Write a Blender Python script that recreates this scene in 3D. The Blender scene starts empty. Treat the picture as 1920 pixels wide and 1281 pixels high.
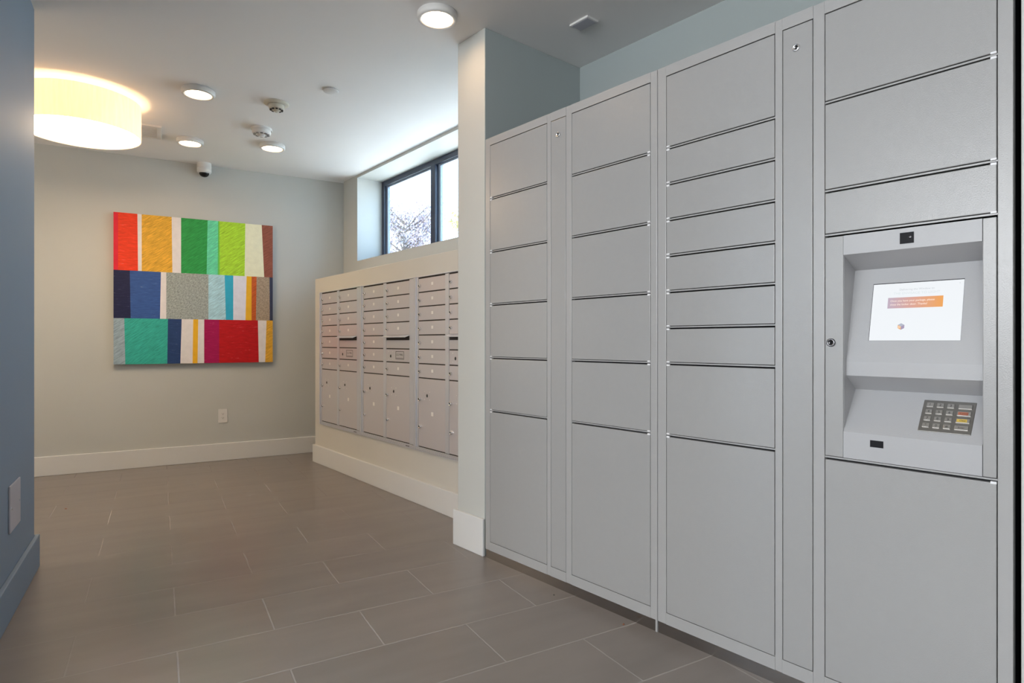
import bpy, bmesh, math, random
from mathutils import Matrix, Vector
random.seed(7)
S = bpy.context.scene
col = S.collection

# ------------------------------------------------------------------ camera, world, lights, exposure
H = 1.015
cam_d = bpy.data.cameras.new('camera')
cam_d.sensor_width = 36; cam_d.lens = 1140.89 / 1920 * 36; cam_d.clip_start = 0.02
cam = bpy.data.objects.new('camera', cam_d); col.objects.link(cam)
cam.location = (0, 0, H); cam.rotation_euler = (math.radians(90), 0, -0.70783)
S.camera = cam

S.view_settings.view_transform = 'Standard'; S.view_settings.look = 'None'
S.view_settings.gamma = 1; S.view_settings.use_curve_mapping = False
S.view_settings.exposure = 0.12

W = bpy.data.worlds.new('sky'); S.world = W; W.use_nodes = True
nt = W.node_tree; nt.nodes.clear()
tc = nt.nodes.new('ShaderNodeTexCoord'); sp = nt.nodes.new('ShaderNodeSeparateXYZ')
rp = nt.nodes.new('ShaderNodeValToRGB'); bg = nt.nodes.new('ShaderNodeBackground'); wo = nt.nodes.new('ShaderNodeOutputWorld')
nt.links.new(tc.outputs['Generated'], sp.inputs[0]); nt.links.new(sp.outputs['Z'], rp.inputs[0])
nt.links.new(rp.outputs[0], bg.inputs[0]); nt.links.new(bg.outputs[0], wo.inputs[0])
rp.color_ramp.elements[0].position = 0.0; rp.color_ramp.elements[0].color = (0.56, 0.78, 1.0, 1)
rp.color_ramp.elements[1].position = 0.8; rp.color_ramp.elements[1].color = (0.34, 0.60, 1.0, 1)
bg.inputs[1].default_value = 6.8

def area_light(name, loc, rot, sx, sy, power, color):
    l = bpy.data.lights.new(name, 'AREA'); l.shape = 'RECTANGLE'; l.size = sx; l.size_y = sy
    l.energy = power; l.color = color
    o = bpy.data.objects.new(name, l); col.objects.link(o); o.location = loc; o.rotation_euler = rot
    return o
# added area light standing in for daylight from the lobby, left of the camera and outside the frame
area_light('lobby_daylight', (-4.0, 0.1, 1.82), (math.radians(90), 0, math.radians(-90)), 4.6, 1.15, 218, (0.93, 0.965, 1.0))
sun_d = bpy.data.lights.new('sun', 'SUN'); sun_d.energy = 34; sun_d.angle = 0.01; sun_d.color = (1.0, 0.97, 0.92)
sun = bpy.data.objects.new('sun', sun_d); col.objects.link(sun); sun.rotation_euler = (math.radians(-42), 0, 0)
AK, AM, AB = 0.0, -0.02607, -0.18282          # headings of the locker wall, the mailbox wall and the back/left walls
def R2(a, x, y): return (math.cos(a)*x - math.sin(a)*y, math.sin(a)*x + math.cos(a)*y)

ox, oy = R2(AB, -2.5, 4.6)
area_light('side_room_fill', (ox, oy, 1.35), (math.radians(90), 0, math.radians(-90)+AB), 1.6, 1.5, 16, (1.0, 0.84, 0.66))   # unseen fill light added to brighten the lower back wall and mailboxes
CEIL = 2.503
# ------------------------------------------------------------------ materials
def lin(r, g, b):
    f = lambda c: (c/255/12.92) if c/255 <= 0.04045 else ((c/255+0.055)/1.055)**2.4
    return (f(r), f(g), f(b))
def mat(name, c, rough=0.5, metal=0.0, spec=0.5, bump=0.0, bscale=300.0, emit=None, estr=1.0, trans=0.0, var=0.0, vscale=3.0, coat=0.0):
    m = bpy.data.materials.new(name); m.use_nodes = True
    n = m.node_tree; b = n.nodes['Principled BSDF']
    b.inputs['Base Color'].default_value = (*c, 1); b.inputs['Roughness'].default_value = rough
    b.inputs['Metallic'].default_value = metal; b.inputs['Specular IOR Level'].default_value = spec
    b.inputs['Coat Weight'].default_value = coat
    t = n.nodes.new('ShaderNodeTexCoord')
    if bump:
        no = n.nodes.new('ShaderNodeTexNoise'); no.inputs['Scale'].default_value = bscale; no.inputs['Detail'].default_value = 2
        bu = n.nodes.new('ShaderNodeBump'); bu.inputs['Strength'].default_value = bump; bu.inputs['Distance'].default_value = 0.001
        n.links.new(t.outputs['Object'], no.inputs[0]); n.links.new(no.outputs[0], bu.inputs['Height']); n.links.new(bu.outputs[0], b.inputs['Normal'])
    if var:
        no = n.nodes.new('ShaderNodeTexNoise'); no.inputs['Scale'].default_value = vscale; no.inputs['Detail'].default_value = 5
        mx = n.nodes.new('ShaderNodeMix'); mx.data_type = 'RGBA'
        mx.inputs[6].default_value = (*[x*(1-var) for x in c], 1); mx.inputs[7].default_value = (*[min(1, x*(1+var)) for x in c], 1)
        n.links.new(t.outputs['Object'], no.inputs[0]); n.links.new(no.outputs[0], mx.inputs[0]); n.links.new(mx.outputs[2], b.inputs['Base Color'])
    if emit:
        b.inputs['Emission Color'].default_value = (*emit, 1); b.inputs['Emission Strength'].default_value = estr
    return m

M = {}
M['wall'] = mat('wall_paint', (0.545, 0.555, 0.53), 0.55, bump=0.12, bscale=220, var=0.03)
M['wall_dark'] = mat('slate_wall_tone', (0.205, 0.265, 0.335), 0.6, spec=0.35, bump=0.12, bscale=220, var=0.03)  # darker, bluer colour than the main walls
M['wall_niche'] = mat('blue_grey_wall_tone', (0.36, 0.405, 0.405), 0.55, bump=0.12, bscale=220, var=0.03)  # darker than the main wall colour, slightly blue
M['ledge'] = mat('ledge_paint', (0.62, 0.60, 0.55), 0.55, bump=0.12, bscale=220, var=0.03)
M['ceil'] = mat('ceiling_paint', (0.84, 0.83, 0.82), 0.85, bump=0.1, bscale=150, var=0.02)
M['trim'] = mat('trim_white', (0.70, 0.70, 0.69), 0.42, var=0.02)
M['white'] = mat('white_plastic', (0.72, 0.71, 0.69), 0.4)
M['cream'] = mat('cream_plastic', (0.62, 0.58, 0.48), 0.45)
M['locker'] = mat('locker_powder_coat', (0.33, 0.328, 0.325), 0.26, metal=0.0, spec=0.6, bump=0.3, bscale=420, var=0.02, vscale=40)
M['locker_frame'] = mat('locker_frame_coat', (0.36, 0.357, 0.354), 0.26, metal=0.0, spec=0.6, bump=0.3, bscale=420)
M['gap'] = mat('recess_shade', (0.018, 0.018, 0.02), 0.8, spec=0.1)  # near black stands in for the shade in the gaps between doors
M['kick'] = mat('brushed_steel', (0.42, 0.40, 0.38), 0.22, metal=1.0, bump=0.2, bscale=60)
M['chrome'] = mat('chrome', (0.75, 0.75, 0.76), 0.18, metal=1.0)
M['darkmetal'] = mat('dark_lock_metal', (0.22, 0.22, 0.23), 0.3, metal=1.0)
M['nylon'] = mat('white_nylon', (0.78, 0.78, 0.80), 0.4)
M['mail'] = mat('mailbox_aluminium', (0.64, 0.61, 0.63), 0.34, metal=0.45, bump=0.1, bscale=500)
M['mailframe'] = mat('mailbox_frame_aluminium', (0.66, 0.67, 0.72), 0.36, metal=0.6)
M['mailgap'] = mat('mailbox_gap', (0.06, 0.05, 0.045), 0.8, spec=0.1)
M['label'] = mat('pale_label', (0.88, 0.85, 0.82), 0.5)
M['black'] = mat('black_plastic', (0.010, 0.010, 0.012), 0.5, spec=0.15)
M['frame'] = mat('dark_window_frame', (0.035, 0.045, 0.075), 0.35)
M['sash'] = mat('grey_window_sash', (0.30, 0.36, 0.45), 0.4)
M['dome'] = mat('smoked_dome', (0.01, 0.01, 0.012), 0.12, spec=0.3)
M['greyplate'] = mat('grey_plate', (0.42, 0.42, 0.47), 0.35)
M['kiosk'] = mat('kiosk_coat', (0.40, 0.40, 0.41), 0.36, bump=0.25, bscale=420)
M['lamp'] = mat('downlight_lens', (0.9, 0.88, 0.85), 0.5, emit=(1.0, 0.66, 0.38), estr=32)
M['canvas_side'] = mat('canvas_edge', (0.10, 0.09, 0.09), 0.7)
M['screenbezel'] = mat('screen_bezel', (0.01, 0.01, 0.012), 0.3)
M['pad'] = mat('keypad_steel', (0.30, 0.29, 0.27), 0.35, metal=0.9)
M['key'] = mat('key_steel', (0.55, 0.53, 0.50), 0.3, metal=0.9)
M['keyred'] = mat('key_red_strip', (0.42, 0.14, 0.08), 0.5)
M['keyyel'] = mat('key_yellow_strip', (0.60, 0.42, 0.08), 0.5)
M['ink'] = mat('dark_ink', (0.03, 0.03, 0.03), 0.6)
M['bark'] = mat('bark', (0.14, 0.10, 0.08), 0.8, var=0.2)
M['leaf_purple'] = mat('plum_leaves', (0.30, 0.25, 0.28), 0.6, var=0.5, vscale=2)
M['leaf_yellow'] = mat('yellow_green_leaves', (0.34, 0.34, 0.07), 0.6, var=0.3, vscale=2)
M['ground'] = mat('outdoor_ground', (0.50, 0.49, 0.46), 0.9, var=0.1)
M['leafbit'] = mat('dry_leaf_bit', (0.25, 0.10, 0.06), 0.7)

# glass
g = bpy.data.materials.new('window_glass'); g.use_nodes = True; n = g.node_tree; n.nodes.clear()
o_ = n.nodes.new('ShaderNodeOutputMaterial'); tr = n.nodes.new('ShaderNodeBsdfTransparent'); gl = n.nodes.new('ShaderNodeBsdfGlossy')
gl.inputs['Roughness'].default_value = 0.02; lw = n.nodes.new('ShaderNodeLayerWeight'); pw = n.nodes.new('ShaderNodeMath'); pw.operation = 'POWER'; pw.inputs[1].default_value = 4; fr = n.nodes.new('ShaderNodeMath'); fr.operation = 'MULTIPLY_ADD'; fr.inputs[1].default_value = 0.6; fr.inputs[2].default_value = 0.04; lw.inputs[0].default_value = 0.5
n.links.new(lw.outputs['Facing'], pw.inputs[0]); n.links.new(pw.outputs[0], fr.inputs[0])
mx = n.nodes.new('ShaderNodeMixShader'); n.links.new(fr.outputs[0], mx.inputs[0]); n.links.new(tr.outputs[0], mx.inputs[1]); n.links.new(gl.outputs[0], mx.inputs[2])
tr.inputs[0].default_value = (0.95, 0.97, 0.96, 1); n.links.new(mx.outputs[0], o_.inputs[0]); M['glass'] = g

# linen shade: cloth that lets the bulbs' light through
def fabric(name, c, transl, emit, estr):
    m = bpy.data.materials.new(name); m.use_nodes = True; n = m.node_tree; n.nodes.clear()
    out = n.nodes.new('ShaderNodeOutputMaterial'); df = n.nodes.new('ShaderNodeBsdfDiffuse'); tl = n.nodes.new('ShaderNodeBsdfTranslucent')
    mx = n.nodes.new('ShaderNodeMixShader'); mx.inputs[0].default_value = transl
    em = n.nodes.new('ShaderNodeEmission'); em.inputs[0].default_value = (*emit, 1); em.inputs[1].default_value = estr
    ad = n.nodes.new('ShaderNodeAddShader')
    t = n.nodes.new('ShaderNodeTexCoord'); mp = n.nodes.new('ShaderNodeMapping'); mp.inputs['Scale'].default_value = (60, 60, 6)
    no = n.nodes.new('ShaderNodeTexNoise'); no.inputs['Scale'].default_value = 1; no.inputs['Detail'].default_value = 4
    mc = n.nodes.new('ShaderNodeMix'); mc.data_type = 'RGBA'
    mc.inputs[6].default_value = (*[x*0.72 for x in c], 1); mc.inputs[7].default_value = (*c, 1)
    n.links.new(t.outputs['Object'], mp.inputs[0]); n.links.new(mp.outputs[0], no.inputs[0]); n.links.new(no.outputs[0], mc.inputs[0])
    me_ = n.nodes.new('ShaderNodeMix'); me_.data_type = 'RGBA'; me_.inputs[6].default_value = (*[x*0.7 for x in emit], 1); me_.inputs[7].default_value = (*emit, 1)
    n.links.new(no.outputs[0], me_.inputs[0]); n.links.new(me_.outputs[2], em.inputs[0])
    n.links.new(mc.outputs[2], df.inputs[0]); n.links.new(mc.outputs[2], tl.inputs[0])
    n.links.new(df.outputs[0], mx.inputs[1]); n.links.new(tl.outputs[0], mx.inputs[2])
    n.links.new(mx.outputs[0], ad.inputs[0]); n.links.new(em.outputs[0], ad.inputs[1]); n.links.new(ad.outputs[0], out.inputs[0])
    return m
M['linen'] = fabric('linen_shade', (0.85, 0.78, 0.64), 0.10, (1.0, 0.60, 0.32), 1.30)
M['diffuser'] = fabric('acrylic_diffuser', (0.9, 0.88, 0.8), 0.6, (1.0, 0.75, 0.50), 17.0)

# floor tiles, 60 x 30 cm, half bond, laid along the back wall
f = bpy.data.materials.new('floor_tile'); f.use_nodes = True; n = f.node_tree; b = n.nodes['Principled BSDF']
t = n.nodes.new('ShaderNodeTexCoord'); mp = n.nodes.new('ShaderNodeMapping'); mp.vector_type = 'POINT'
mp.inputs['Location'].default_value = (-0.05 + 6.0, -2.272 + 0.2985*20, 0)
br = n.nodes.new('ShaderNodeTexBrick'); br.offset = 0.5; br.offset_frequency = 2; br.squash = 1
br.inputs['Scale'].default_value = 1; br.inputs['Brick Width'].default_value = 0.6; br.inputs['Row Height'].default_value = 0.2985
br.inputs['Mortar Size'].default_value = 0.0030; br.inputs['Mortar Smooth'].default_value = 0.3; br.inputs['Bias'].default_value = 0
br.inputs['Color1'].default_value = (0.205, 0.179, 0.162, 1); br.inputs['Color2'].default_value = (0.222, 0.194, 0.176, 1); br.inputs['Mortar'].default_value = (0.325, 0.30, 0.282, 1)
no = n.nodes.new('ShaderNodeTexNoise'); no.inputs['Scale'].default_value = 1.0; no.inputs['Detail'].default_value = 6
mp2 = n.nodes.new('ShaderNodeMapping'); mp2.inputs['Scale'].default_value = (2.0, 9.0, 1)
mr = n.nodes.new('ShaderNodeMapRange'); mr.inputs[1].default_value = 0.3; mr.inputs[2].default_value = 0.7; mr.inputs[3].default_value = 0.90; mr.inputs[4].default_value = 1.08
mu = n.nodes.new('ShaderNodeMix'); mu.data_type = 'RGBA'; mu.blend_type = 'MULTIPLY'; mu.inputs[0].default_value = 1
n.links.new(t.outputs['Object'], mp.inputs[0]); n.links.new(mp.outputs[0], br.inputs[0])
n.links.new(t.outputs['Object'], mp2.inputs[0]); n.links.new(mp2.outputs[0], no.inputs[0]); n.links.new(no.outputs[0], mr.inputs[0])
n.links.new(br.outputs[0], mu.inputs[6]); n.links.new(mr.outputs[0], mu.inputs[7]); n.links.new(mu.outputs[2], b.inputs['Base Color'])
b.inputs['Specular IOR Level'].default_value = 0.62
rr = n.nodes.new('ShaderNodeMapRange'); rr.inputs[3].default_value = 0.30; rr.inputs[4].default_value = 0.95; n.links.new(br.outputs['Fac'], rr.inputs[0]); n.links.new(rr.outputs[0], b.inputs['Roughness'])
bu = n.nodes.new('ShaderNodeBump'); bu.inputs['Strength'].default_value = 0.5; bu.inputs['Distance'].default_value = 0.0015; bu.invert = True
n.links.new(br.outputs['Fac'], bu.inputs['Height']); n.links.new(bu.outputs[0], b.inputs['Normal'])
M['floor'] = f

# ------------------------------------------------------------------ helpers
def box(bm, x0, x1, y0, y1, z0, z1, bev=0.0, mi=0):
    b2 = bmesh.new()
    v = [b2.verts.new((x, y, z)) for x in (x0, x1) for y in (y0, y1) for z in (z0, z1)]
    for q in ((0,1,3,2), (4,6,7,5), (0,4,5,1), (2,3,7,6), (0,2,6,4), (1,5,7,3)):
        b2.faces.new([v[i] for i in q])
    bmesh.ops.recalc_face_normals(b2, faces=b2.faces)
    if bev: bmesh.ops.bevel(b2, geom=list(b2.edges), offset=bev, segments=2, affect='EDGES', profile=0.5)
    merge(bm, b2, mi)
    return bm
def merge(bm, b2, mi=None, mx=None):
    if mx is not None: bmesh.ops.transform(b2, matrix=mx, verts=b2.verts)
    vm = {v: bm.verts.new(v.co) for v in b2.verts}
    for fc in b2.faces:
        nf = bm.faces.new([vm[v] for v in fc.verts]); nf.smooth = fc.smooth
        nf.material_index = mi if mi is not None else fc.material_index
    b2.free()
def lathe(bm, prof, seg=32, mx=None, smooth=True, mi=0):
    """profile = [(r, z)...] revolved about z"""
    b2 = bmesh.new(); rings = []
    for r, z in prof:
        if r < 1e-6: rings.append([b2.verts.new((0, 0, z))])
        else: rings.append([b2.verts.new((r*math.cos(2*math.pi*i/seg), r*math.sin(2*math.pi*i/seg), z)) for i in range(seg)])
    for a, c in zip(rings, rings[1:]):
        for i in range(seg):
            j = (i+1) % seg
            if len(a) == 1 and len(c) == 1: continue
            if len(a) == 1: fc = b2.faces.new((a[0], c[j], c[i]))
            elif len(c) == 1: fc = b2.faces.new((a[i], a[j], c[0]))
            else: fc = b2.faces.new((a[i], a[j], c[j], c[i]))
            fc.smooth = smooth
    bmesh.ops.recalc_face_normals(b2, faces=b2.faces)
    merge(bm, b2, mi, mx); return bm
def prism(bm, poly, d, axis='y', a0=0, a1=1, mi=0):
    """poly [(x,z)] extruded along y from a0 to a1"""
    b2 = bmesh.new()
    A = [b2.verts.new((x, a0, z)) for x, z in poly]; B = [b2.verts.new((x, a1, z)) for x, z in poly]
    b2.faces.new(A); b2.faces.new(B[::-1])
    for i in range(len(poly)):
        j = (i+1) % len(poly); b2.faces.new((A[i], B[i], B[j], A[j]))
    bmesh.ops.recalc_face_normals(b2, faces=b2.faces); merge(bm, b2, mi); return bm
def text_bm(body, size, align='CENTER', depth=0.0):
    cu = bpy.data.curves.new('txt', 'FONT'); cu.body = body; cu.size = size; cu.align_x = align; cu.align_y = 'CENTER'; cu.extrude = depth
    o = bpy.data.objects.new('txt', cu); col.objects.link(o); dg = bpy.context.evaluated_depsgraph_get(); dg.update()
    me = bpy.data.meshes.new_from_object(o.evaluated_get(dg)); b2 = bmesh.new(); b2.from_mesh(me)
    bpy.data.objects.remove(o); bpy.data.meshes.remove(me); bpy.data.curves.remove(cu)
    return b2
def link(name, bm, m, parent=None, autosmooth=False):
    me = bpy.data.meshes.new(name); bm.to_mesh(me); bm.free()
    for x in (m if isinstance(m, (list, tuple)) else [m]): me.materials.append(x)
    o = bpy.data.objects.new(name, me); col.objects.link(o)
    if parent: o.parent = parent
    return o
class Thing:
    """an Empty at the thing's base; parts are given in the coordinates of its wall frame"""
    def __init__(s, name, label, cat, ang, org, group=None):
        s.o = bpy.data.objects.new(name, None); col.objects.link(s.o); s.org = Vector(org)
        x, y = R2(ang, org[0], org[1]); s.o.location = (x, y, org[2]); s.o.rotation_euler = (0, 0, ang)
        s.o.empty_display_size = 0.1
        s.o['label'] = label; s.o['category'] = cat
        if group: s.o['group'] = group
    def part(s, name, bm, m, parent=None, label=None):
        bmesh.ops.translate(bm, vec=-s.org, verts=bm.verts)
        o = link(name, bm, m, parent or s.o)
        if label: o['label'] = label
        return o
def struct(name, bm, m, ang=0.0):
    o = link(name, bm, m); o.rotation_euler = (0, 0, ang); o['kind'] = 'structure'; return o
def dup(root, loc, label, group=None):
    r = root.copy(); col.objects.link(r); r.location = loc; r['label'] = label
    for ch in list(root.children):
        c = ch.copy(); col.objects.link(c); c.parent = r
        for g_ in ch.children:
            d = g_.copy(); col.objects.link(d); d.parent = c
    return r
NB = bmesh.new
def poly_slab(pts, z0, z1):
    bm = NB(); A = [bm.verts.new((x, y, z0)) for x, y in pts]; B = [bm.verts.new((x, y, z1)) for x, y in pts]
    bm.faces.new(A); bm.faces.new(B[::-1])
    for i in range(len(pts)):
        j = (i+1) % len(pts); bm.faces.new((A[i], B[i], B[j], A[j]))
    bmesh.ops.recalc_face_normals(bm, faces=bm.faces); return bm

# ------------------------------------------------------------------ the room
def inv(a, p): return R2(-a, p[0], p[1])
corners = [R2(AM, 2.66, -2.75), R2(AM, 2.66, 5.43), R2(AB, -2.72, 5.86), R2(AB, -2.72, 3.43), (-4.2, 3.9), (-4.2, -2.75)]
loc = [inv(AB, p) for p in corners]
struct('floor', poly_slab(loc, -0.12, 0.0), M['floor'], AB)
struct('ceiling', poly_slab(loc, CEIL, CEIL+0.12), M['ceil'], AB)
bm = NB(); box(bm, -60, 60, -60, 60, -0.3, -0.2); struct('ground', bm, M['ground'])

# back wall (its right end stops at the outer face of the window wall)
bm = NB(); box(bm, -2.7, 1.62, 5.742, 5.86, 0, CEIL); struct('wall_back', bm, M['wall'], AB)
bm = NB(); box(bm, -2.7, 1.46, 5.727, 5.742, 0, 0.146, 0.003); struct('baseboard_back', bm, M['trim'], AB)
# left wall beside the camera, its end and the return beyond it
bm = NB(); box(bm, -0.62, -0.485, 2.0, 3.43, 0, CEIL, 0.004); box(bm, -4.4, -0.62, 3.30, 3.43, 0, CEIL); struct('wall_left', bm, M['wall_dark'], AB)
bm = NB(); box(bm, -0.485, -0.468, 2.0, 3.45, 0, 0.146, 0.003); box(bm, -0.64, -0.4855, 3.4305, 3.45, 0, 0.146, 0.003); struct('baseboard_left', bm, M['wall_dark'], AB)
bm = NB(); box(bm, -2.72, -2.60, 3.43, 5.742, 0, CEIL); struct('wall_far_left', bm, M['wall'], AB)
# window wall above the mailboxes: opening Y 2.70..5.106, z 1.737..2.481
WX0, WX1, WY0, WY1, WZ0, WZ1 = 2.359, 2.66, 2.70, 5.106, 1.737, 2.481
bm = NB()
box(bm, WX0, WX1, WY1, 5.40, 0, CEIL); box(bm, WX0, WX1, 2.42, WY0, 0, CEIL)
box(bm, WX0, WX1, WY0, WY1, 0, WZ0); box(bm, WX0, WX1, WY0, WY1, WZ1, CEIL)
struct('wall_window', bm, M['wall'], AM)
# low wall that carries the mailboxes, with its flat top
bm = NB(); box(bm, 1.953, 2.359, 2.44, 5.052, 0, 1.543, 0.004); struct('wall_ledge', bm, M['ledge'], AM)
bm = NB(); box(bm, 1.936, 1.9525, 2.44, 5.069, 0, 0.146, 0.003); box(bm, 1.9525, 2.35, 5.0525, 5.069, 0, 0.146, 0.003); struct('baseboard_ledge', bm, M['trim'], AM)
# pillar wall between mailboxes and lockers, and the niche wall behind the lockers
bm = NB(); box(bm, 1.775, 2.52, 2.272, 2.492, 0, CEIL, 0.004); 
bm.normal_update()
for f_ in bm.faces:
    if f_.normal.y < -0.9: f_.material_index = 1      # side towards the lockers takes the darker blue grey
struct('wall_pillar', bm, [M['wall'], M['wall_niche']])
bm = NB(); box(bm, 1.759, 1.7745, 2.268, 2.512, 0, 0.175, 0.003); box(bm, 1.7745, 1.99, 2.4925, 2.508, 0, 0.175, 0.003); struct('baseboard_pillar', bm, M['trim'])
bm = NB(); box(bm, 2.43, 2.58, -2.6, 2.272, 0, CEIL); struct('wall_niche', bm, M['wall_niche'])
bm = NB(); box(bm, 1.765, 2.43, -2.6, 0.2965, 0, CEIL, 0.003); struct('wall_right', bm, M['wall'])
# front wall behind the camera 
bm = NB(); box(bm, -4.2, 2.43, -2.72, -2.6, 0, CEIL)
struct('wall_front', bm, M['wall'])

bm = NB(); box(bm, -4.32, -4.2, -2.72, 3.95, 0, CEIL); struct('lobby_sky_block', bm, M['wall'])  # unseen wall added to keep blue sky light out of the lobby
# window: dark frame, mullions, grey sashes, glass
wo_ = bpy.data.objects.new('window_1', None); col.objects.link(wo_); wo_.rotation_euler = (0, 0, AM); wo_['kind'] = 'structure'
def wpart(name, bm, m): return link(name, bm, m, wo_)
bm = NB(); XF0, XF1 = 2.600, 2.650; fw = 0.05
box(bm, XF0, XF1, WY1-fw, WY1-0.001, WZ0, WZ1); box(bm, XF0, XF1, WY0+0.001, WY0+fw, WZ0, WZ1)
box(bm, XF0, XF1, WY0+fw, WY1-fw, WZ1-0.045, WZ1-0.001); box(bm, XF0, XF1, WY0+fw, WY1-fw, WZ0+0.001, WZ0+fw)
wpart('window_frame', bm, M['frame'])
muls = [4.20, 3.34]
for y in muls:
    bm = NB(); box(bm, XF0-0.012, XF1, y-0.034, y+0.034, WZ0+fw, WZ1-0.045, 0.003); wpart('mullion', bm, M['frame'])
bays = [(WY1-fw, muls[0]+0.034), (muls[0]-0.034, muls[1]+0.034), (muls[1]-0.034, WY0+fw)]
for y1, y0 in bays:
    bm = NB(); z0, z1 = WZ0+fw, WZ1-0.045; a, c, w = XF0+0.022, XF1-0.006, 0.028
    box(bm, a, c, y1-w, y1, z0, z1); box(bm, a, c, y0, y0+w, z0, z1); box(bm, a, c, y0+w, y1-w, z1-0.014, z1); box(bm, a, c, y0+w, y1-w, z0, z0+w)
    wpart('sash', bm, M['sash'])
    bm = NB(); box(bm, XF0+0.034, XF0+0.038, y0+w, y1-w, z0+w, z1-0.014); wpart('pane', bm, M['glass'])

# ------------------------------------------------------------------ parcel lockers
XL = 1.765; TOP = 1.964; DZ0, DZ1 = 0.080, 1.929; PZ = (DZ1-DZ0)/15
def zk(k): return DZ0 + PZ*k
def key_lock(x, y, z, r=0.0095, out=0.006):
    bm = NB(); m_ = Matrix.Translation((x, y, z)) @ Matrix.Rotation(math.radians(-90), 4, 'Y')
    lathe(bm, [(0, out-0.002), (r*0.55, out-0.002), (r*0.6, out), (r*0.9, out), (r, out-0.0015), (r, 0)], 20, m_)
    bx = NB(); box(bx, x-out-0.0006, x-out+0.0015, y-r*0.12, y+r*0.12, z-r*0.42, z+r*0.42); merge(bm, bx, 1)
    return bm
def hinge(y, z, w, up):
    bm = NB(); box(bm, XL-0.001, XL+0.006, y, y+w, z, z+up, 0.0012); return bm
def locker_cabinet(label, Y1, cols, thin_lock_y, kiosk):
    T = Thing('parcel_locker', label, 'locker', AK, (XL, Y1-0.486, 0.0), 'parcel locker cabinets side by side')
    Y0 = Y1-0.9715
    o = [Y1-d for d in (0.0, 0.035, 0.418, 0.440, 0.528, 0.559, 0.943, 0.9715)]
    bm = NB()
    if kiosk:
        ka, kb = o[5]+0.004, o[6]-0.004; box(bm, 1.912, 2.40, Y0+0.004, Y1-0.004, 0.0, TOP-0.004); x0, x1 = XL+0.022, 1.9125
        box(bm, x0, x1, ka, Y1-0.004, 0, TOP-0.004); box(bm, x0, x1, Y0+0.004, kb, 0, TOP-0.004)
        box(bm, x0, x1, kb, ka, 0, zk(5)); box(bm, x0, x1, kb, ka, zk(10), TOP-0.004)
    else: box(bm, XL+0.022, 2.40, Y0+0.004, Y1-0.004, 0.0, TOP-0.004)
    T.part('carcass', bm, M['gap'], label='carcass coloured dark as gap shade')
    # face frame: stiles, head, sill and the thin dividers between doors
    bm = NB(); a, c = XL, XL+0.022
    for k in (0, 2, 4, 6): box(bm, a, c, o[k+1], o[k], 0.041, TOP, 0.0016)
    for k in (1, 3, 5):
        box(bm, a, c, o[k+1], o[k], DZ1, TOP); box(bm, a, c, o[k+1], o[k], 0.041, DZ0)
    for ci, divs in cols.items():
        k = 1 if ci == 0 else 5
        for d in divs: box(bm, XL+0.004, XL+0.022, o[k+1], o[k], zk(d)-0.0040, zk(d)+0.0003)
    box(bm, a+0.001, c, Y0, Y0+0.008, 0, 0.041)
    T.part('face_frame', bm, M['locker_frame'])
    bm = NB(); box(bm, XL+0.004, XL+0.012, Y0+0.008, Y1-0.001, 0.0, 0.041); T.part('kick_plate', bm, M['kick'], label='brushed steel kick plate')
    # access strip
    bm = NB(); box(bm, XL, XL+0.018, o[4]+0.0018, o[3]-0.0018, DZ0+0.0018, DZ1-0.0025, 0.0016); sd = T.part('access_panel', bm, M['locker'])
    T.part('lock', key_lock(XL, thin_lock_y, 1.862, 0.0105), [M['chrome'], M['black']], sd, label='round chrome key lock')
    for ci, divs in cols.items():
        k = 1 if ci == 0 else 5
        zs = [0] + sorted(divs) + [15]
        hy = (o[k]-0.0135) if (ci == 0) else (o[k+1]+0.0015)      # hinge side
        for a_, b_ in zip(zs, zs[1:]):
            if kiosk and ci == 1 and a_ == 5: continue
            z0 = zk(a_) + (0.0022 if a_ else 0.0018); z1 = zk(b_) - (0.0092 if b_ < 15 else 0.003)
            bm = NB(); box(bm, XL, XL+0.018, o[k+1]+0.0018, o[k]-0.0018, z0, z1, 0.0016); d = T.part('door', bm, M['locker'])
            if a_ > 0: T.part('hinge_bushing', hinge(hy, zk(a_)-0.0004, 0.012, 0.0052), M['nylon'], d, 'white hinge bushing')
            if b_ < 15: T.part('hinge_bushing', hinge(hy, z1-0.003, 0.012, 0.0062), M['nylon'], d, 'white hinge bushing')
    return T, o
TA, oa = locker_cabinet('tall grey parcel locker cabinet of plain doors next to the pillar', 2.255, {0: [5, 7, 9, 11, 13], 1: [5, 7, 9, 11, 13]}, 1.769, False)
TB, ob = locker_cabinet('tall grey parcel locker cabinet with touchscreen and keypad', 1.2815, {0: [5, 7, 8, 9, 10, 11, 12, 13], 1: [5, 10, 11, 13]}, 0.800, True)

# kiosk door between k=5 and k=10 in the right column of cabinet B
KY1, KY0 = ob[5]-0.0018, ob[6]+0.0018; KZ0, KZ1 = zk(5)+0.0022, zk(10)-0.0092
RY1, RY0 = 0.673, 0.367
bm = NB()
box(bm, XL, XL+0.018, RY1+0.0008, KY1, KZ0, KZ1, 0.0014)
kd = TB.part('kiosk_door', bm, M['locker'])
bm = NB(); box(bm, XL, XL+0.018, KY0, RY0-0.0008, KZ0, KZ1, 0.0014); TB.part('kiosk_stile', bm, M['locker'])
TB.part('lock', key_lock(XL, 0.7045, 1.012, 0.0115), [M['darkmetal'], M['black']], kd, label='round dark key lock')
prof = [(XL, KZ1), (XL, 1.251), (1.847, 1.214), (1.785, 0.960), (1.785, 0.922), (1.850, 0.881), (XL, 0.770), (XL, KZ0)]
poly = prof + [(1.90, KZ0), (1.90, KZ1)]
bm = NB(); b2 = NB(); A = [b2.verts.new((x, RY0, z)) for x, z in prof]; B = [b2.verts.new((x, RY1, z)) for x, z in prof]
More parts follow.
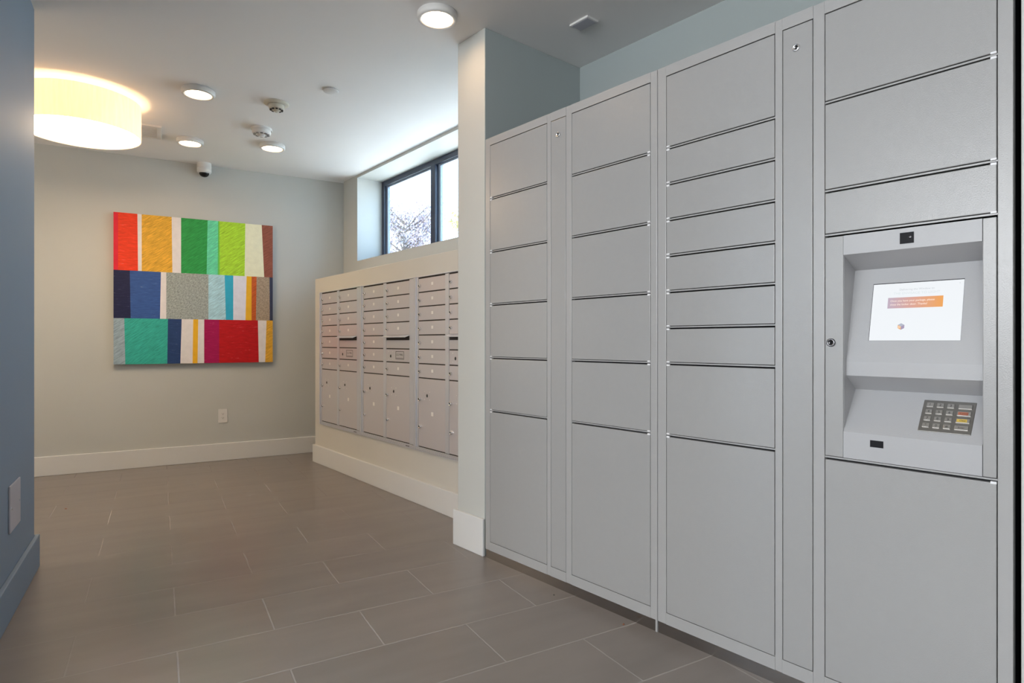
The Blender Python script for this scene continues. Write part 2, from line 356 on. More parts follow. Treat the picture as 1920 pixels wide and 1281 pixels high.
for i in range(len(prof)-1): b2.faces.new((A[i], A[i+1], B[i+1], B[i]))
for f_ in b2.faces:
    f_.normal_update()
    if f_.normal.x > 0: f_.normal_flip()
merge(bm, b2, 0)
box(bm, XL+0.004, 1.90, RY1, RY1+0.0008, KZ0, KZ1); box(bm, XL+0.004, 1.90, RY0-0.0008, RY0, KZ0, KZ1)
kh = TB.part('kiosk_housing', bm, M['kiosk'])
bm = NB(); box(bm, XL-0.0012, XL+0.001, 0.506, 0.537, 1.264, 1.292); 
bx = NB(); lathe(bx, [(0, 0.002), (0.003, 0.002), (0.004, 0)], 16, Matrix.Translation((XL-0.0012, 0.514, 1.279)) @ Matrix.Rotation(math.radians(-90), 4, 'Y')); merge(bm, bx, 1)
TB.part('camera_window', bm, [M['black'], M['darkmetal']], kh, 'dark camera window')
bm = NB(); box(bm, XL-0.0008, XL+0.001, 0.575, 0.6065, 0.7365, 0.7545); TB.part('scanner_window', bm, M['black'], kh, 'black scanner window')
# slanted planes: local frame (u along -Y, v down the slope, w out of the surface)
def slope(x0, z0, x1, z1):
    L = math.hypot(x1-x0, z1-z0); dv = Vector(((x1-x0)/L, 0, (z1-z0)/L)); du = Vector((0, -1, 0)); dw = du.cross(-dv)
    if dw.x > 0: dw = -dw
    m_ = Matrix(((du.x, -dv.x, dw.x, x0), (du.y, -dv.y, dw.y, 0), (du.z, -dv.z, dw.z, z0), (0, 0, 0, 1)))
    return m_                                    # maps (-Y, -s, out)
SM = slope(1.847, 1.214, 1.785, 0.960); KM = slope(1.850, 0.881, XL, 0.770)
def emis(name, c, s=1.0):
    return mat(name, (0.02, 0.02, 0.02), 0.4, emit=c, estr=s)
scr = (-0.6212, -0.4170, -0.2024, -0.0456)
bm = NB(); box(bm, scr[0]-0.0012, scr[1]+0.0004, scr[2]-0.0004, scr[3]+0.0022, -0.002, 0.0004); bmesh.ops.transform(bm, matrix=SM, verts=bm.verts)
bz = TB.part('screen_bezel', bm, M['screenbezel'], kh, 'thin black screen surround')
M['scr'] = emis('screen_white', (0.80, 0.83, 0.86), 0.95)
bm = NB(); box(bm, scr[0], scr[1], scr[2], scr[3], 0.0003, 0.0008); bmesh.ops.transform(bm, matrix=SM, verts=bm.verts)
sc = TB.part('screen', bm, M['scr'], None, 'lit white touchscreen')
# banner with a violet to orange fade, as shown on the screen
m_ = bpy.data.materials.new('screen_banner'); m_.use_nodes = True; n = m_.node_tree; b = n.nodes['Principled BSDF']; b.inputs['Base Color'].default_value = (0.02, 0.02, 0.02, 1)
t = n.nodes.new('ShaderNodeTexCoord'); s_ = n.nodes.new('ShaderNodeSeparateXYZ'); r_ = n.nodes.new('ShaderNodeValToRGB')
n.links.new(t.outputs['Generated'], s_.inputs[0]); mth = n.nodes.new('ShaderNodeMath'); mth.operation = 'MULTIPLY_ADD'; mth.inputs[1].default_value = -1; mth.inputs[2].default_value = 1
n.links.new(s_.outputs['Y'], mth.inputs[0]); n.links.new(mth.outputs[0], r_.inputs[0]); n.links.new(r_.outputs[0], b.inputs['Emission Color']); b.inputs['Emission Strength'].default_value = 1
r_.color_ramp.elements[0].color = (*lin(178, 160, 178), 1); r_.color_ramp.elements[1].color = (*lin(225, 150, 60), 1)
e_ = r_.color_ramp.elements.new(0.45); e_.color = (*lin(205, 150, 135), 1)
bm = NB(); box(bm, -0.5832, -0.4587, -0.1146, -0.0853, 0.0009, 0.0012); bmesh.ops.transform(bm, matrix=SM, verts=bm.verts)
TB.part('screen_banner', bm, m_, sc, 'violet to orange message banner')
def scr_text(name, body, size, u, v, m_, align='LEFT', z=0.0014, sx=1.0):
    b2 = text_bm(body, size, align); bmesh.ops.transform(b2, matrix=SM @ Matrix.Translation((u, -v, z)) @ Matrix.Diagonal((sx, 1, 1, 1)), verts=b2.verts)
    TB.part(name, b2, m_, sc)
pale = emis('banner_text', (0.93, 0.80, 0.70), 1.0); greyt = emis('grey_screen_text', (0.50, 0.53, 0.56), 1.0); palet = emis('pale_screen_text', (0.62, 0.68, 0.70), 1.0)
scr_text('banner_text', 'Once you have your package, please', 0.0076, -0.5775, 0.0945, pale, sx=0.90)
scr_text('banner_text', 'close the locker door. Thanks!', 0.0076, -0.5775, 0.1045, pale, sx=0.90)
scr_text('heading_text', 'Delivering the Window to', 0.0074, -0.5185, 0.0640, greyt, 'CENTER')
scr_text('heading_text', 'THE ENVISAGE TO LIGHT', 0.0092, -0.5185, 0.0745, palet, 'CENTER')
scr_text('corner_mark', 'x', 0.0060, -0.4255, 0.0540, greyt, 'CENTER')
# parcel-cube icon on the screen
bm = NB(); cx_, cy_ = -0.5475, -0.1648; R_ = 0.0088
hx = [Vector((cx_+R_*math.sin(math.radians(a)), cy_+R_*math.cos(math.radians(a)), 0.0012)) for a in (0, 60, 120, 180, 240, 300)]; ce = Vector((cx_, cy_, 0.0012))
for mi, q in enumerate(((hx[5], hx[0], hx[1], ce), (hx[5], ce, hx[3], hx[4]), (ce, hx[1], hx[2], hx[3]))):
    fc = bm.faces.new([bm.verts.new(p) for p in q]); fc.material_index = mi
for q in (-0.35, 0.0):
    for mi_ in (1,):
        p0 = cx_+R_*(q-0.35); fc = bm.faces.new([bm.verts.new(p) for p in (Vector((p0, cy_-0.004, 0.0014)), Vector((p0+0.0012, cy_-0.0045, 0.0014)), Vector((p0+0.0012, cy_+0.001, 0.0014)), Vector((p0, cy_+0.002, 0.0014)))]); fc.material_index = 3
bmesh.ops.transform(bm, matrix=SM, verts=bm.verts)
TB.part('screen_icon', bm, [emis('icon_grey', lin(165, 170, 185)), emis('icon_orange', lin(222, 165, 110)), emis('icon_violet', lin(150, 135, 165)), emis('icon_cream', lin(245, 225, 200))], sc, 'small orange and grey cube icon')
# keypad
bm = NB(); box(bm, -0.5025, -0.3920, -0.1156, -0.0218, -0.002, 0.0016, 0.0012); bmesh.ops.transform(bm, matrix=KM, verts=bm.verts)
kp = TB.part('keypad', bm, M['pad'], None, 'brushed steel keypad')
chars = [['1', '2', '3'], ['4', '5', '6'], ['7', '8', '9'], ['*', '0', '#']]
wide = [('', 'pad'), ('Cancel', 'keyred'), ('Clear', 'keyyel'), ('Enter', 'key')]
for r in range(4):
    v = -0.0375 - r*0.0203
    for c in range(4):
        if c < 3: u0, u1 = -0.4945 + c*0.0222, -0.4945 + c*0.0222 + 0.0150
        else: u0, u1 = -0.4270, -0.3985
        bm = NB(); box(bm, u0, u1, v-0.0066, v+0.0066, 0.0012, 0.0042, 0.0011)
        mats = [M['key'], M['ink'], M['keyred'], M['keyyel']]
        if c == 3 and r in (1, 2): box(bm, u0+0.0022, u1-0.0055, v-0.0042, v+0.0042, 0.0040, 0.0044, 0, 1+r)
        tx = chars[r][c] if c < 3 else wide[r][0]
        if tx:
            b2 = text_bm(tx, 0.0095 if c < 3 else 0.0062); merge(bm, b2, 1, Matrix.Translation(((u0+u1)/2, v, 0.0046)))
        bmesh.ops.transform(bm, matrix=KM, verts=bm.verts)
        TB.part('key', bm, mats, kp)

# ------------------------------------------------------------------ mailboxes
XM = 1.945; MB0, MT = 0.332, 1.421; RZ = [1.411, 1.3225, 1.2340, 1.1455, 1.0570, 0.9685, 0.8795, 0.7910, 0.3620]
def mailbox(Y1, label):
    T = Thing('mailbox_unit', label, 'mailbox', AM, (XM, Y1-0.39, MB0), 'wall mailbox units in a row')
    Y0 = Y1-0.78
    bm = NB(); box(bm, XM+0.0045, 1.953, Y0+0.004, Y1-0.004, MB0+0.004, MT-0.004); T.part('back_box', bm, M['mailgap'])
    bm = NB()
    # raised outer flange and inner stiles
    box(bm, XM-0.006, 1.953, Y1-0.019, Y1-0.001, MB0, MT, 0.001); box(bm, XM-0.006, 1.953, Y0+0.001, Y0+0.008, MB0, MT, 0.001)
    box(bm, XM-0.004, 1.953, Y0+0.008, Y1-0.019, MT-0.006, MT, 0.001)
    box(bm, XM, 1.953, Y1-0.042, Y1-0.0195, MB0, MT-0.006); box(bm, XM-0.001, 1.953, Y1-0.392, Y1-0.353, MB0+0.028, MT-0.008, 0.001)
    box(bm, XM, 1.953, Y0+0.008, Y1-0.711, MB0+0.028, MT-0.008)
    # ridged sill
    for i in range(4): box(bm, XM-0.005+0.0012*(i % 2), 1.953, Y0+0.002, Y1-0.002, MB0+0.0065*i, MB0+0.0065*i+0.0058, 0.0008)
    T.part('frame', bm, M['mailframe'])
    for cidx, (ya, yb) in enumerate(((Y1-0.0425, Y1-0.3525), (Y1-0.3925, Y1-0.7105))):
        for r in range(8):
            zt = RZ[r]-0.0055; zb = RZ[r+1]+0.0015
            wdt = ya-yb
            if cidx == 1 and r == 4:
                # outgoing mail slot under a projecting hood
                bm = NB(); box(bm, XM+0.001, XM+0.0052, yb+0.0015, ya-0.0015, zb, zt-0.028, 0.0008)
                d = T.part('slot_panel', bm, M['mail'])
                bm = NB(); prism(bm, [(XM+0.002, zt+0.006), (XM-0.034, zt-0.007), (XM-0.034, zt-0.0105), (XM-0.031, zt-0.0105), (XM+0.002, zt+0.002)], 0, 'y', yb+0.002, ya+0.004)
                T.part('slot_hood', bm, M['mailframe'])
                continue
            bm = NB(); box(bm, XM+0.0005, XM+0.0052, yb+0.0015, ya-0.0015, zb, zt, 0.0009)
            if r == 7: pass
            name = 'parcel_door' if r == 7 else ('outgoing_mail_door' if (cidx == 1 and r == 5) else 'mailbox_door')
            d = T.part(name, bm, M['mail'])
            h = zt-zb
            def rivets(yc, zc, dy, dz):
                for sy in (-1, 1):
                    for sz in (-1, 1):
                        b3 = NB(); lathe(b3, [(0, 0.0016), (0.0026, 0.001), (0.0032, 0)], 10, Matrix.Translation((XM+0.0005, yc+sy*dy, zc+sz*dz)) @ Matrix.Rotation(math.radians(-90), 4, 'Y'))
                        T.part('rivet', b3, M['label'], d)
            def arrow(yc, zc):
                b3 = NB(); lathe(b3, [(0, 0.003), (0.0055, 0.003), (0.007, 0.0)], 16, Matrix.Translation((XM+0.0005, yc, zc)) @ Matrix.Rotation(math.radians(-90), 4, 'Y') @ Matrix.Diagonal((1.5, 1, 1, 1)))
                return b3
            if name == 'outgoing_mail_door':
                yl = ya-0.21*wdt; zc = zb+h*0.44
                T.part('arrow_lock', arrow(yl, zc), M['ink'], d, 'dark oval lock'); rivets(yl, zc+0.004, 0.028, 0.026)
                yc = ya-0.60*wdt; zc = zb+h*0.52; bm = NB()
                w2, h2, tw = 0.056, 0.026, 0.0030
                for (p, q, r0, r1) in ((yc-w2, yc+w2, zc+h2-tw, zc+h2), (yc-w2, yc+w2, zc-h2, zc-h2+tw), (yc-w2, yc-w2+tw, zc-h2, zc+h2), (yc+w2-tw, yc+w2, zc-h2, zc+h2)):
                    box(bm, XM-0.0002, XM+0.001, p, q, r0, r1, 0, 1)
                for sz in (0.006,): box(bm, XM-0.0002, XM+0.001, yc-w2*0.82, yc+w2*0.82, zc-h2*0.72, zc-h2*0.72+0.0022, 0, 1)
                b2 = text_bm('U.S. MAIL', 0.0215); merge(bm, b2, 1, Matrix.Translation((XM-0.0004, yc, zc+0.004)) @ Matrix(((0, 0, -1, 0), (-1, 0, 0, 0), (0, 1, 0, 0), (0, 0, 0, 1))))
                T.part('mail_label', bm, [M['label'], M['ink']], d, 'outlined U.S. MAIL label')
            elif name == 'mailbox_door':
                T.part('lock', key_lock(XM+0.0005, ya-0.021, zb+h*0.44, 0.0105, 0.010), [M['chrome'], M['black']], d, label='small chrome key lock')
                bm = NB(); box(bm, XM-0.0001, XM+0.001, yb+wdt*0.47-0.011, yb+wdt*0.47+0.011, zb+h*0.53-0.009, zb+h*0.53+0.009, 0.0003); T.part('number_plate', bm, M['label'], d, 'small pale number plate')
            else:
                T.part('lock', key_lock(XM+0.0005, ya-0.021, zb+h*0.69, 0.0115, 0.011), [M['chrome'], M['black']], d, label='chrome key lock')
                T.part('lock', key_lock(XM+0.0005, ya-0.026, zb+h*0.29, 0.0100, 0.011), [M['chrome'], M['black']], d, label='chrome key lock')
                yl = ya-0.34*wdt; T.part('arrow_lock', arrow(yl, zb+h*0.755), M['ink'], d, 'dark oval lock'); rivets(yl, zb+h*0.755, 0.030, 0.024)
                bm = NB(); box(bm, XM-0.0001, XM+0.001, yb+wdt*0.47-0.012, yb+wdt*0.47+0.012, zb+h*0.5-0.012, zb+h*0.5+0.012, 0.0003); T.part('number_plate', bm, M['label'], d, 'small pale number plate')
    # small maker's plate on the sill
    bm = NB(); box(bm, XM-0.0062, XM-0.0045, Y0+0.055, Y0+0.115, MB0+0.006, MB0+0.021, 0.0004)
    for i in range(5): box(bm, XM-0.0066, XM-0.006, Y0+0.062+0.0095*i, Y0+0.067+0.0095*i, MB0+0.0095, MB0+0.0175, 0, 1)
    T.part('sill_plate', bm, [M['mailframe'], M['ink']])
    return T
mA = mailbox(4.930, 'aluminium wall mailbox unit at the far end, nearest the painting')
for i, lb in ((1, 'middle aluminium wall mailbox unit of the row of three'), (2, 'aluminium wall mailbox unit partly hidden behind the pillar')):
    x, y = R2(AM, XM, 4.930-0.78*i-0.39); dup(mA.o, (x, y, MB0), lb)

# ------------------------------------------------------------------ painting
PX0, PX1, PZ0, PZ1, PY = -0.313, 0.864, 0.834, 2.034, 5.702
def paint(name, c, kind='brush'):
    m = bpy.data.materials.new(name); m.use_nodes = True; n = m.node_tree; b = n.nodes['Principled BSDF']
    b.inputs['Roughness'].default_value = 0.6; b.inputs['Specular IOR Level'].default_value = 0.25
    t = n.nodes.new('ShaderNodeTexCoord'); mp = n.nodes.new('ShaderNodeMapping')
    mr_ = n.nodes.new('ShaderNodeMapping'); mr_.inputs['Rotation'].default_value = (0, math.radians({'brush': 36, 'scratch': 0, 'flat': 30, 'weave': 45}[kind]), 0)
    mp.inputs['Scale'].default_value = {'brush': (14, 1, 120), 'scratch': (14, 1, 90), 'flat': (20, 1, 20), 'weave': (60, 1, 130)}[kind]
    no = n.nodes.new('ShaderNodeTexNoise'); no.inputs['Scale'].default_value = 1; no.inputs['Detail'].default_value = 8; no.inputs['Roughness'].default_value = 0.7
    cr = n.nodes.new('ShaderNodeValToRGB'); k = {'brush': 0.34, 'scratch': 0.3, 'flat': 0.06, 'weave': 0.5}[kind]
    cr.color_ramp.elements[0].position = 0.33; cr.color_ramp.elements[1].position = 0.68
    cr.color_ramp.elements[0].color = (*[x*(1-k) for x in c], 1); cr.color_ramp.elements[1].color = (*[min(1, x*(1+k)+0.02*k) for x in c], 1)
    if kind == 'scratch':
        e = cr.color_ramp.elements.new(0.61); e.color = (*c, 1)
        cr.color_ramp.elements[2].position = 0.70; cr.color_ramp.elements[2].color = (*[0.6*x+0.22 for x in c], 1)
    n.links.new(t.outputs['Object'], mr_.inputs[0]); n.links.new(mr_.outputs[0], mp.inputs[0]); n.links.new(mp.outputs[0], no.inputs[0]); n.links.new(no.outputs[0], cr.inputs[0]); n.links.new(cr.outputs[0], b.inputs['Base Color'])
    return m
def PL(r, g, b): return tuple(min(0.92, x*1.18) for x in lin(r, g, b))
C = {}
def pc(key, rgb, kind): C[key] = (len(C)+1, paint('paint_'+key, PL(*rgb), kind))
for a in [('crimson', (205, 35, 55), 'flat'), ('vermilion', (232, 62, 32), 'scratch'), ('offwhite', (212, 207, 206), 'flat'), ('ochre', (208, 158, 52), 'brush'),
          ('green', (40, 140, 68), 'brush'), ('mint', (95, 198, 155), 'brush'), ('leaf', (95, 185, 75), 'flat'), ('lime', (158, 202, 50), 'brush'), ('cream', (218, 218, 190), 'flat'),
          ('brown', (135, 78, 62), 'brush'), ('navy', (34, 38, 72), 'scratch'), ('blue', (55, 88, 150), 'scratch'), ('grey', (145, 152, 148), 'weave'), ('pale_blue', (160, 198, 212), 'brush'),
          ('cyan', (48, 160, 190), 'flat'), ('white', (208, 208, 218), 'flat'), ('yellow', (220, 168, 38), 'flat'), ('rust', (182, 84, 34), 'brush'), ('taupe', (155, 138, 118), 'weave'),
          ('slate', (55, 60, 82), 'flat'), ('steel', (140, 158, 168), 'brush'), ('teal', (50, 160, 145), 'brush'), ('indigo', (42, 66, 112), 'scratch'), ('magenta', (165, 18, 82), 'scratch'), ('red', (188, 22, 28), 'scratch')]: pc(*a)
r12, r23 = 0.621, 0.3045
rows = [(r12, 1.0, [(0, 0, 'crimson'), (0.0258, 0.0256, 'vermilion'), (0.136, 0.1396, 'offwhite'), (0.1607, 0.1612, 'ochre'), (0.3387, 0.3432, 'offwhite'), (0.3964, 0.3962, 'green'), (0.5627, 0.5564, 'mint'), (0.630, 0.628, 'leaf'), (0.6385, 0.6397, 'lime'), (0.8105, 0.8058, 'cream'), (0.9228, 0.9401, 'brown'), (1, 1, None)]),
        (r23, r12, [(0, 0, 'navy'), (0.0921, 0.0972, 'blue'), (0.2743, 0.2685, 'offwhite'), (0.3062, 0.3059, 'grey'), (0.5675, 0.5673, 'pale_blue'), (0.6728, 0.6813, 'cyan'), (0.7299, 0.7297, 'white'), (0.8193, 0.8118, 'yellow'), (0.8528, 0.8526, 'rust'), (0.8875, 0.8827, 'taupe'), (0.9773, 0.9789, 'slate'), (1, 1, None)]),
        (0.0, r23, [(0, 0, 'steel'), (0.0607, 0.0666, 'teal'), (0.3164, 0.3121, 'indigo'), (0.4001, 0.3916, 'offwhite'), (0.472, 0.4675, 'yellow'), (0.503, 0.4986, 'offwhite'), (0.541, 0.5407, 'magenta'), (0.6377, 0.6375, 'red'), (0.8964, 0.9026, 'offwhite'), (0.9566, 0.947, 'ochre'), (1, 1, None)])]
TP = Thing('painting', 'square canvas of coloured vertical stripes in three rows on the back wall', 'painting', AB, ((PX0+PX1)/2, PY, (PZ0+PZ1)/2))
bm = NB(); box(bm, PX0, PX1, PY+0.0008, 5.7415, PZ0, PZ1, 0.002)
LX = lambda s: PX0+(PX1-PX0)*s
LZ = lambda s: PZ0+(PZ1-PZ0)*s
for z0, z1, cells in rows:
    for (t0, b0, key), (t1, b1, _) in zip(cells, cells[1:]):
        vs = [bm.verts.new(p) for p in ((LX(b0), PY, LZ(z0)), (LX(b1), PY, LZ(z0)), (LX(t1), PY, LZ(z1)), (LX(t0), PY, LZ(z1)))]
        fc = bm.faces.new(vs); fc.material_index = C[key][0]
        if t0 == 0:
            vs = [bm.verts.new(p) for p in ((LX(0), PY, LZ(z0)), (LX(0), PY, LZ(z1)), (LX(0)-0.0003, 5.7415, LZ(z1)), (LX(0)-0.0003, 5.7415, LZ(z0)))]
            fc = bm.faces.new(vs); fc.material_index = C[key][0]
TP.part('canvas', bm, [M['canvas_side']] + [v[1] for v in C.values()])

# ------------------------------------------------------------------ wall plates
def outlet():
    T = Thing('wall_outlet', 'white electrical outlet low on the back wall under the painting', 'outlet', AB, (0.4685, 5.742, 0.379))
    bm = NB(); box(bm, 0.433, 0.504, 5.7365, 5.7418, 0.321, 0.437, 0.002); T.part('cover_plate', bm, M['white'])
    bm = NB(); box(bm, 0.452, 0.485, 5.7345, 5.7365, 0.346, 0.412, 0.0008); ins = T.part('receptacle', bm, M['white'])
    bm = NB()
    for zc in (0.362, 0.396):
        for dx in (-0.006, 0.006): box(bm, 0.4685+dx-0.001, 0.4685+dx+0.001, 5.734, 5.7346, zc-0.001, zc+0.007)
        lathe(bm, [(0, 0.0006), (0.0024, 0.0006), (0.0024, 0)], 12, Matrix.Translation((0.4685, 5.7346, zc-0.006)) @ Matrix.Rotation(math.radians(90), 4, 'X'))
    T.part('slots', bm, M['black'], ins)
outlet()
T = Thing('wall_plate', 'grey rectangular blank plate low on the left wall', 'wall plate', AB, (-0.485, 2.982, 0.388))
bm = NB(); box(bm, -0.4848, -0.479, 2.884, 3.080, 0.300, 0.476, 0.002); T.part('plate', bm, M['greyplate'])
for y, z in ((2.912, 0.388), (3.060, 0.388)):
    bm = NB(); lathe(bm, [(0, 0.002), (0.003, 0.002), (0.0048, 0)], 14, Matrix.Translation((-0.479, y, z)) @ Matrix.Rotation(math.radians(90), 4, 'Y')); T.part('screw', bm, M['chrome'] if y < 3 else M['greyplate'])

# ------------------------------------------------------------------ ceiling fixtures
def downlight(x, y, label):
    T = Thing('ceiling_light', label, 'ceiling light', AK, (x, y, CEIL), 'round surface-mounted ceiling lights')
    mt = Matrix.Translation((x, y, CEIL))
    bm = NB(); lathe(bm, [(0.086, 0), (0.090, -0.004), (0.090, -0.026), (0.087, -0.031), (0.081, -0.033), (0.0715, -0.032), (0.0705, -0.021)], 48, mt); T.part('housing', bm, M['white'])
    bm = NB(); lathe(bm, [(0.0705, -0.022), (0, -0.022)], 48, mt); T.part('diffuser', bm, M['lamp'], None, 'glowing lens')
for x, y, lb in ((1.535, 2.314, 'round surface light on the ceiling beside the top of the pillar'), (0.930, 3.938, 'round surface light on the ceiling between drum lamp and smoke detectors'),
                 (1.114, 4.953, 'round surface light on the ceiling above the ceiling camera'), (1.617, 4.678, 'round surface light on the ceiling nearest the back corner by the window'),
                 (0.70, 2.30, 'round surface light on the ceiling in front of the lockers, just above the picture')):
    downlight(x, y, lb)

def detector(x, y, label, r, wide):
    T = Thing('smoke_detector', label, 'smoke detector', AK, (x, y, CEIL), 'smoke detectors on the ceiling')
    mt = Matrix.Translation((x, y, CEIL))
    bm = NB()
    if wide: lathe(bm, [(0.074, 0), (0.075, -0.006), (0.070, -0.010), (0.052, -0.012), (0.050, -0.013)], 40, mt)
    else: lathe(bm, [(0.068, 0), (0.069, -0.012), (0.066, -0.014), (0.066, -0.016)], 40, mt)
    T.part('base', bm, M['cream'] if wide else M['white'])
    bm = NB(); z0 = -0.012 if wide else -0.014
    lathe(bm, [(r, z0), (r, z0-0.020), (r*0.93, z0-0.028), (r*0.55, z0-0.033), (r*0.4, z0-0.030), (r*0.36, z0-0.040), (0, z0-0.043)], 40, mt); hd = T.part('head', bm, M['cream'] if wide else M['white'])
    bm = NB()
    for i in range(10):
        a = 2*math.pi*i/10; m2 = mt @ Matrix.Rotation(a, 4, 'Z')
        b3 = NB(); box(b3, r*0.58, r*0.86, -r*0.14, r*0.14, z0-0.0330, z0-0.0296); merge(bm, b3, 0, m2)
    T.part('vent_slots', bm, M['black'] if wide else M['darkmetal'], hd)
detector(1.353, 3.843, 'stepped cream smoke detector on the ceiling farther from the back wall', 0.046, True)
detector(1.433, 4.363, 'chunky white smoke detector on the ceiling nearer the back wall', 0.062, False)

T = Thing('dome_camera', 'white ceiling camera with black dome by the back wall above the painting', 'security camera', AK, (1.367, 5.55, CEIL))
mt = Matrix.Translation((1.350, 5.53, CEIL))
bm = NB(); lathe(bm, [(0.054, 0), (0.055, -0.038), (0.052, -0.040), (0.052, -0.043), (0.055, -0.045), (0.055, -0.072), (0.051, -0.081), (0.039, -0.084)], 48, mt); T.part('housing', bm, M['white'])
bm = NB(); lathe(bm, [(0.039, -0.082)] + [(0.039*math.cos(a), -0.082-0.034*math.sin(a)) for a in [i*math.pi/16 for i in range(1, 8)]] + [(0, -0.116)], 40, mt); T.part('dome', bm, M['dome'], None, 'black glass dome')

T = Thing('sprinkler_cover', 'flat round white sprinkler cover on the ceiling right of the smoke detectors', 'sprinkler cover', AK, (1.526, 3.431, CEIL))
bm = NB(); mt = Matrix.Translation((1.526, 3.431, CEIL)); lathe(bm, [(0.036, 0), (0.036, -0.006)], 40, mt); T.part('skirt', bm, M['white'])
bm = NB(); lathe(bm, [(0.044, -0.006), (0.044, -0.0085), (0.042, -0.010), (0, -0.010)], 40, mt); T.part('cover', bm, M['white'])

T = Thing('ceiling_plate', 'small rectangular white plate on the ceiling above the lockers', 'ceiling plate', AK, (2.098, 1.937, CEIL))
bm = NB(); box(bm, 2.061, 2.136, 1.880, 1.994, CEIL-0.010, CEIL, 0.002); T.part('cover', bm, M['white'])
bm = NB(); box(bm, 2.068, 2.129, 1.888, 1.986, CEIL-0.0112, CEIL-0.0098); T.part('grille', bm, M['greyplate'])

# air register beside the drum lamp
T = Thing('ceiling_vent', 'square louvred air vent on the ceiling half hidden by the drum lamp', 'vent', AB, (-0.14, 4.998, CEIL))
bm = NB(); x0, x1, y0, y1 = -0.29, 0.012, 4.851, 5.146; z0, z1 = CEIL-0.012, CEIL
for a in ((x0, x1, y0, y0+0.028), (x0, x1, y1-0.028, y1), (x0, x0+0.028, y0+0.028, y1-0.028), (x1-0.028, x1, y0+0.028, y1-0.028)): box(bm, a[0], a[1], a[2], a[3], z0, z1, 0.001)
T.part('frame', bm, M['white'])
bm = NB()
for i in range(9):
    y = y0+0.040+i*0.0262; prism(bm, [(x0+0.028, 0), (x1-0.028, 0), (x1-0.028, 0.001), (x0+0.028, 0.001)], 0) if 0 else box(bm, x0+0.028, x1-0.028, y, y+0.016, z0+0.003, z0+0.005)
T.part('louvre', bm, M['white'])
bm = NB(); box(bm, x0+0.02, x1-0.02, y0+0.02, y1-0.02, CEIL-0.003, CEIL-0.001); T.part('back_plate', bm, M['greyplate'])

# drum lamp: shade open at the top, diffuser below, bulbs inside
DX, DY = 0.412, 4.48; DR = 0.311; DZB, DZT = 2.270, 2.473
T = Thing('drum_lamp', 'large round linen drum lamp close under the ceiling', 'lamp', AK, (DX, DY, CEIL))
mt = Matrix.Translation((DX, DY, 0))
bm = NB(); lathe(bm, [(DR, DZB), (DR, DZT), (DR-0.003, DZT), (DR-0.003, DZB), (DR, DZB)], 96, mt); T.part('shade', bm, M['linen'], None, 'glowing linen shade')
bm = NB(); lathe(bm, [(DR-0.004, DZB+0.004), (0, DZB+0.004)], 96, mt); T.part('diffuser', bm, M['diffuser'], None, 'glowing white bottom diffuser')
bm = NB(); lathe(bm, [(DR-0.004, DZB+0.009), (0, DZB+0.009)], 96, mt); T.part('glow_block', bm, M['white'])  # unseen disc added to keep the diffuser's glow off the ceiling
bm = NB(); lathe(bm, [(0, CEIL-0.0002), (0.09, CEIL-0.0002), (0.09, CEIL-0.018), (0.082, CEIL-0.022), (0.012, CEIL-0.022), (0.012, DZB+0.05), (0, DZB+0.05)], 32, mt)
for i in range(3):
    a = 2*math.pi*i/3+0.4; b3 = NB(); box(b3, 0.010, DR-0.004, -0.003, 0.003, DZT-0.012, DZT-0.006); merge(bm, b3, 0, mt @ Matrix.Rotation(a, 4, 'Z'))
T.part('canopy', bm, M['white'])
for i in range(3):
    a = 2*math.pi*i/3+1.4; bx_, by_ = DX+0.06*math.cos(a), DY+0.06*math.sin(a)
    l = bpy.data.lights.new('bulb_light', 'POINT'); l.energy = 4.5; l.color = (1.0, 0.66, 0.34); l.shadow_soft_size = 0.03
    o = bpy.data.objects.new('bulb_light', l); col.objects.link(o); o.location = (bx_, by_, 2.300)

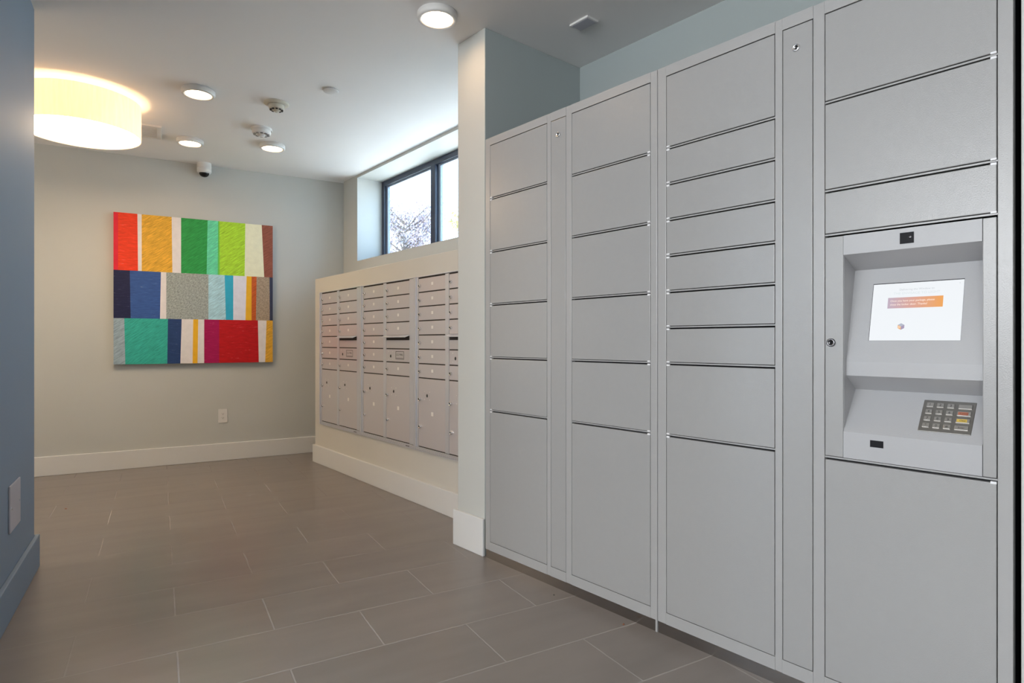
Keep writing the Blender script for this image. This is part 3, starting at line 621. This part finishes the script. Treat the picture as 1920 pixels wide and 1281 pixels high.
# ------------------------------------------------------------------ crumbs on the floor
def crumb(name, label, x, y, s, m, ang):
    bm = NB(); pts = [(-1, 0), (-0.4, 0.5), (0.5, 0.6), (1, 0.1), (0.4, -0.5), (-0.5, -0.4)]
    A = [bm.verts.new((s*p, s*q, 0.0002)) for p, q in pts]; B = [bm.verts.new((s*p*0.8, s*q*0.8, 0.0022+0.001*(i % 2))) for i, (p, q) in enumerate(pts)]
    bm.faces.new(A[::-1]); bm.faces.new(B)
    for i in range(6): j = (i+1) % 6; bm.faces.new((A[i], A[j], B[j], B[i]))
    o = link(name, bm, m); o.location = (x, y, 0); o.rotation_euler = (0, 0, ang); o['label'] = label; o['category'] = 'debris'; return o
crumb('leaf_scrap', 'tiny reddish brown scrap on the floor against the locker kick plate', 1.722, 1.397, 0.007, M['leafbit'], 0.4)
crumb('floor_crumb', 'tiny dark crumb on the floor tiles in front of the lockers', 1.710, 1.740, 0.004, M['ink'], 1.1)
crumb('leaf_scrap', 'tiny reddish brown scrap on the floor tiles near the left wall end', 0.344, 4.561, 0.010, M['leafbit'], 2.0)

# ------------------------------------------------------------------ trees outside the high window
def tree(label, x, y, z0, top, rad, nleaf, leafm, seed, group='trees beyond the window'):
    rnd = random.Random(seed)
    T = Thing('tree', label, 'tree', AK, (x, y, -0.2), group)
    bm = NB(); lathe(bm, [(0.11, -0.2), (0.09, 0.6), (0.07, 1.8), (0.05, z0+0.6), (0.0, top-0.3)], 10, Matrix.Translation((x, y, 0)))
    br_ = []
    for i in range(46):
        h = rnd.uniform(z0*0.75, top-0.5); a = rnd.uniform(0, 6.283); L = rnd.uniform(0.5, 1.0)*rad*0.9
        d = Vector((math.cos(a), math.sin(a), rnd.uniform(0.4, 1.3))).normalized(); p = Vector((x, y, h)); q = p + d*L
        q.z = min(q.z, top-0.1); br_.append((p, q))
        rot = (q-p).to_track_quat('Z', 'Y').to_matrix().to_4x4()
        lathe(bm, [(0.022, 0), (0.006, (q-p).length)], 6, Matrix.Translation(p) @ rot)
    T.part('trunk', bm, M['bark'])
    bm = NB()
    for i in range(nleaf):
        p, q = rnd.choice(br_); c = p.lerp(q, rnd.uniform(0.35, 1.08)) + Vector([rnd.gauss(0, 0.10) for _ in range(3)])
        s = rnd.uniform(0.022, 0.042); n_ = Vector([rnd.gauss(0, 1) for _ in range(3)]).normalized(); u = n_.orthogonal().normalized(); v = n_.cross(u)
        bm.faces.new([bm.verts.new(c+u*s*a_+v*s*b_) for a_, b_ in ((-1.2, 0), (0, 0.55), (1.2, 0), (0, -0.55))])
    T.part('foliage', bm, leafm)
tree('plum-leaved tree seen through the left window pane', 7.25, 12.3, 2.2, 4.35, 1.5, 7500, M['leaf_purple'], 3)
tree('yellow-green tree seen through the window beside the pillar', 12.4, 16.6, 3.0, 5.4, 1.9, 7000, M['leaf_yellow'], 5)
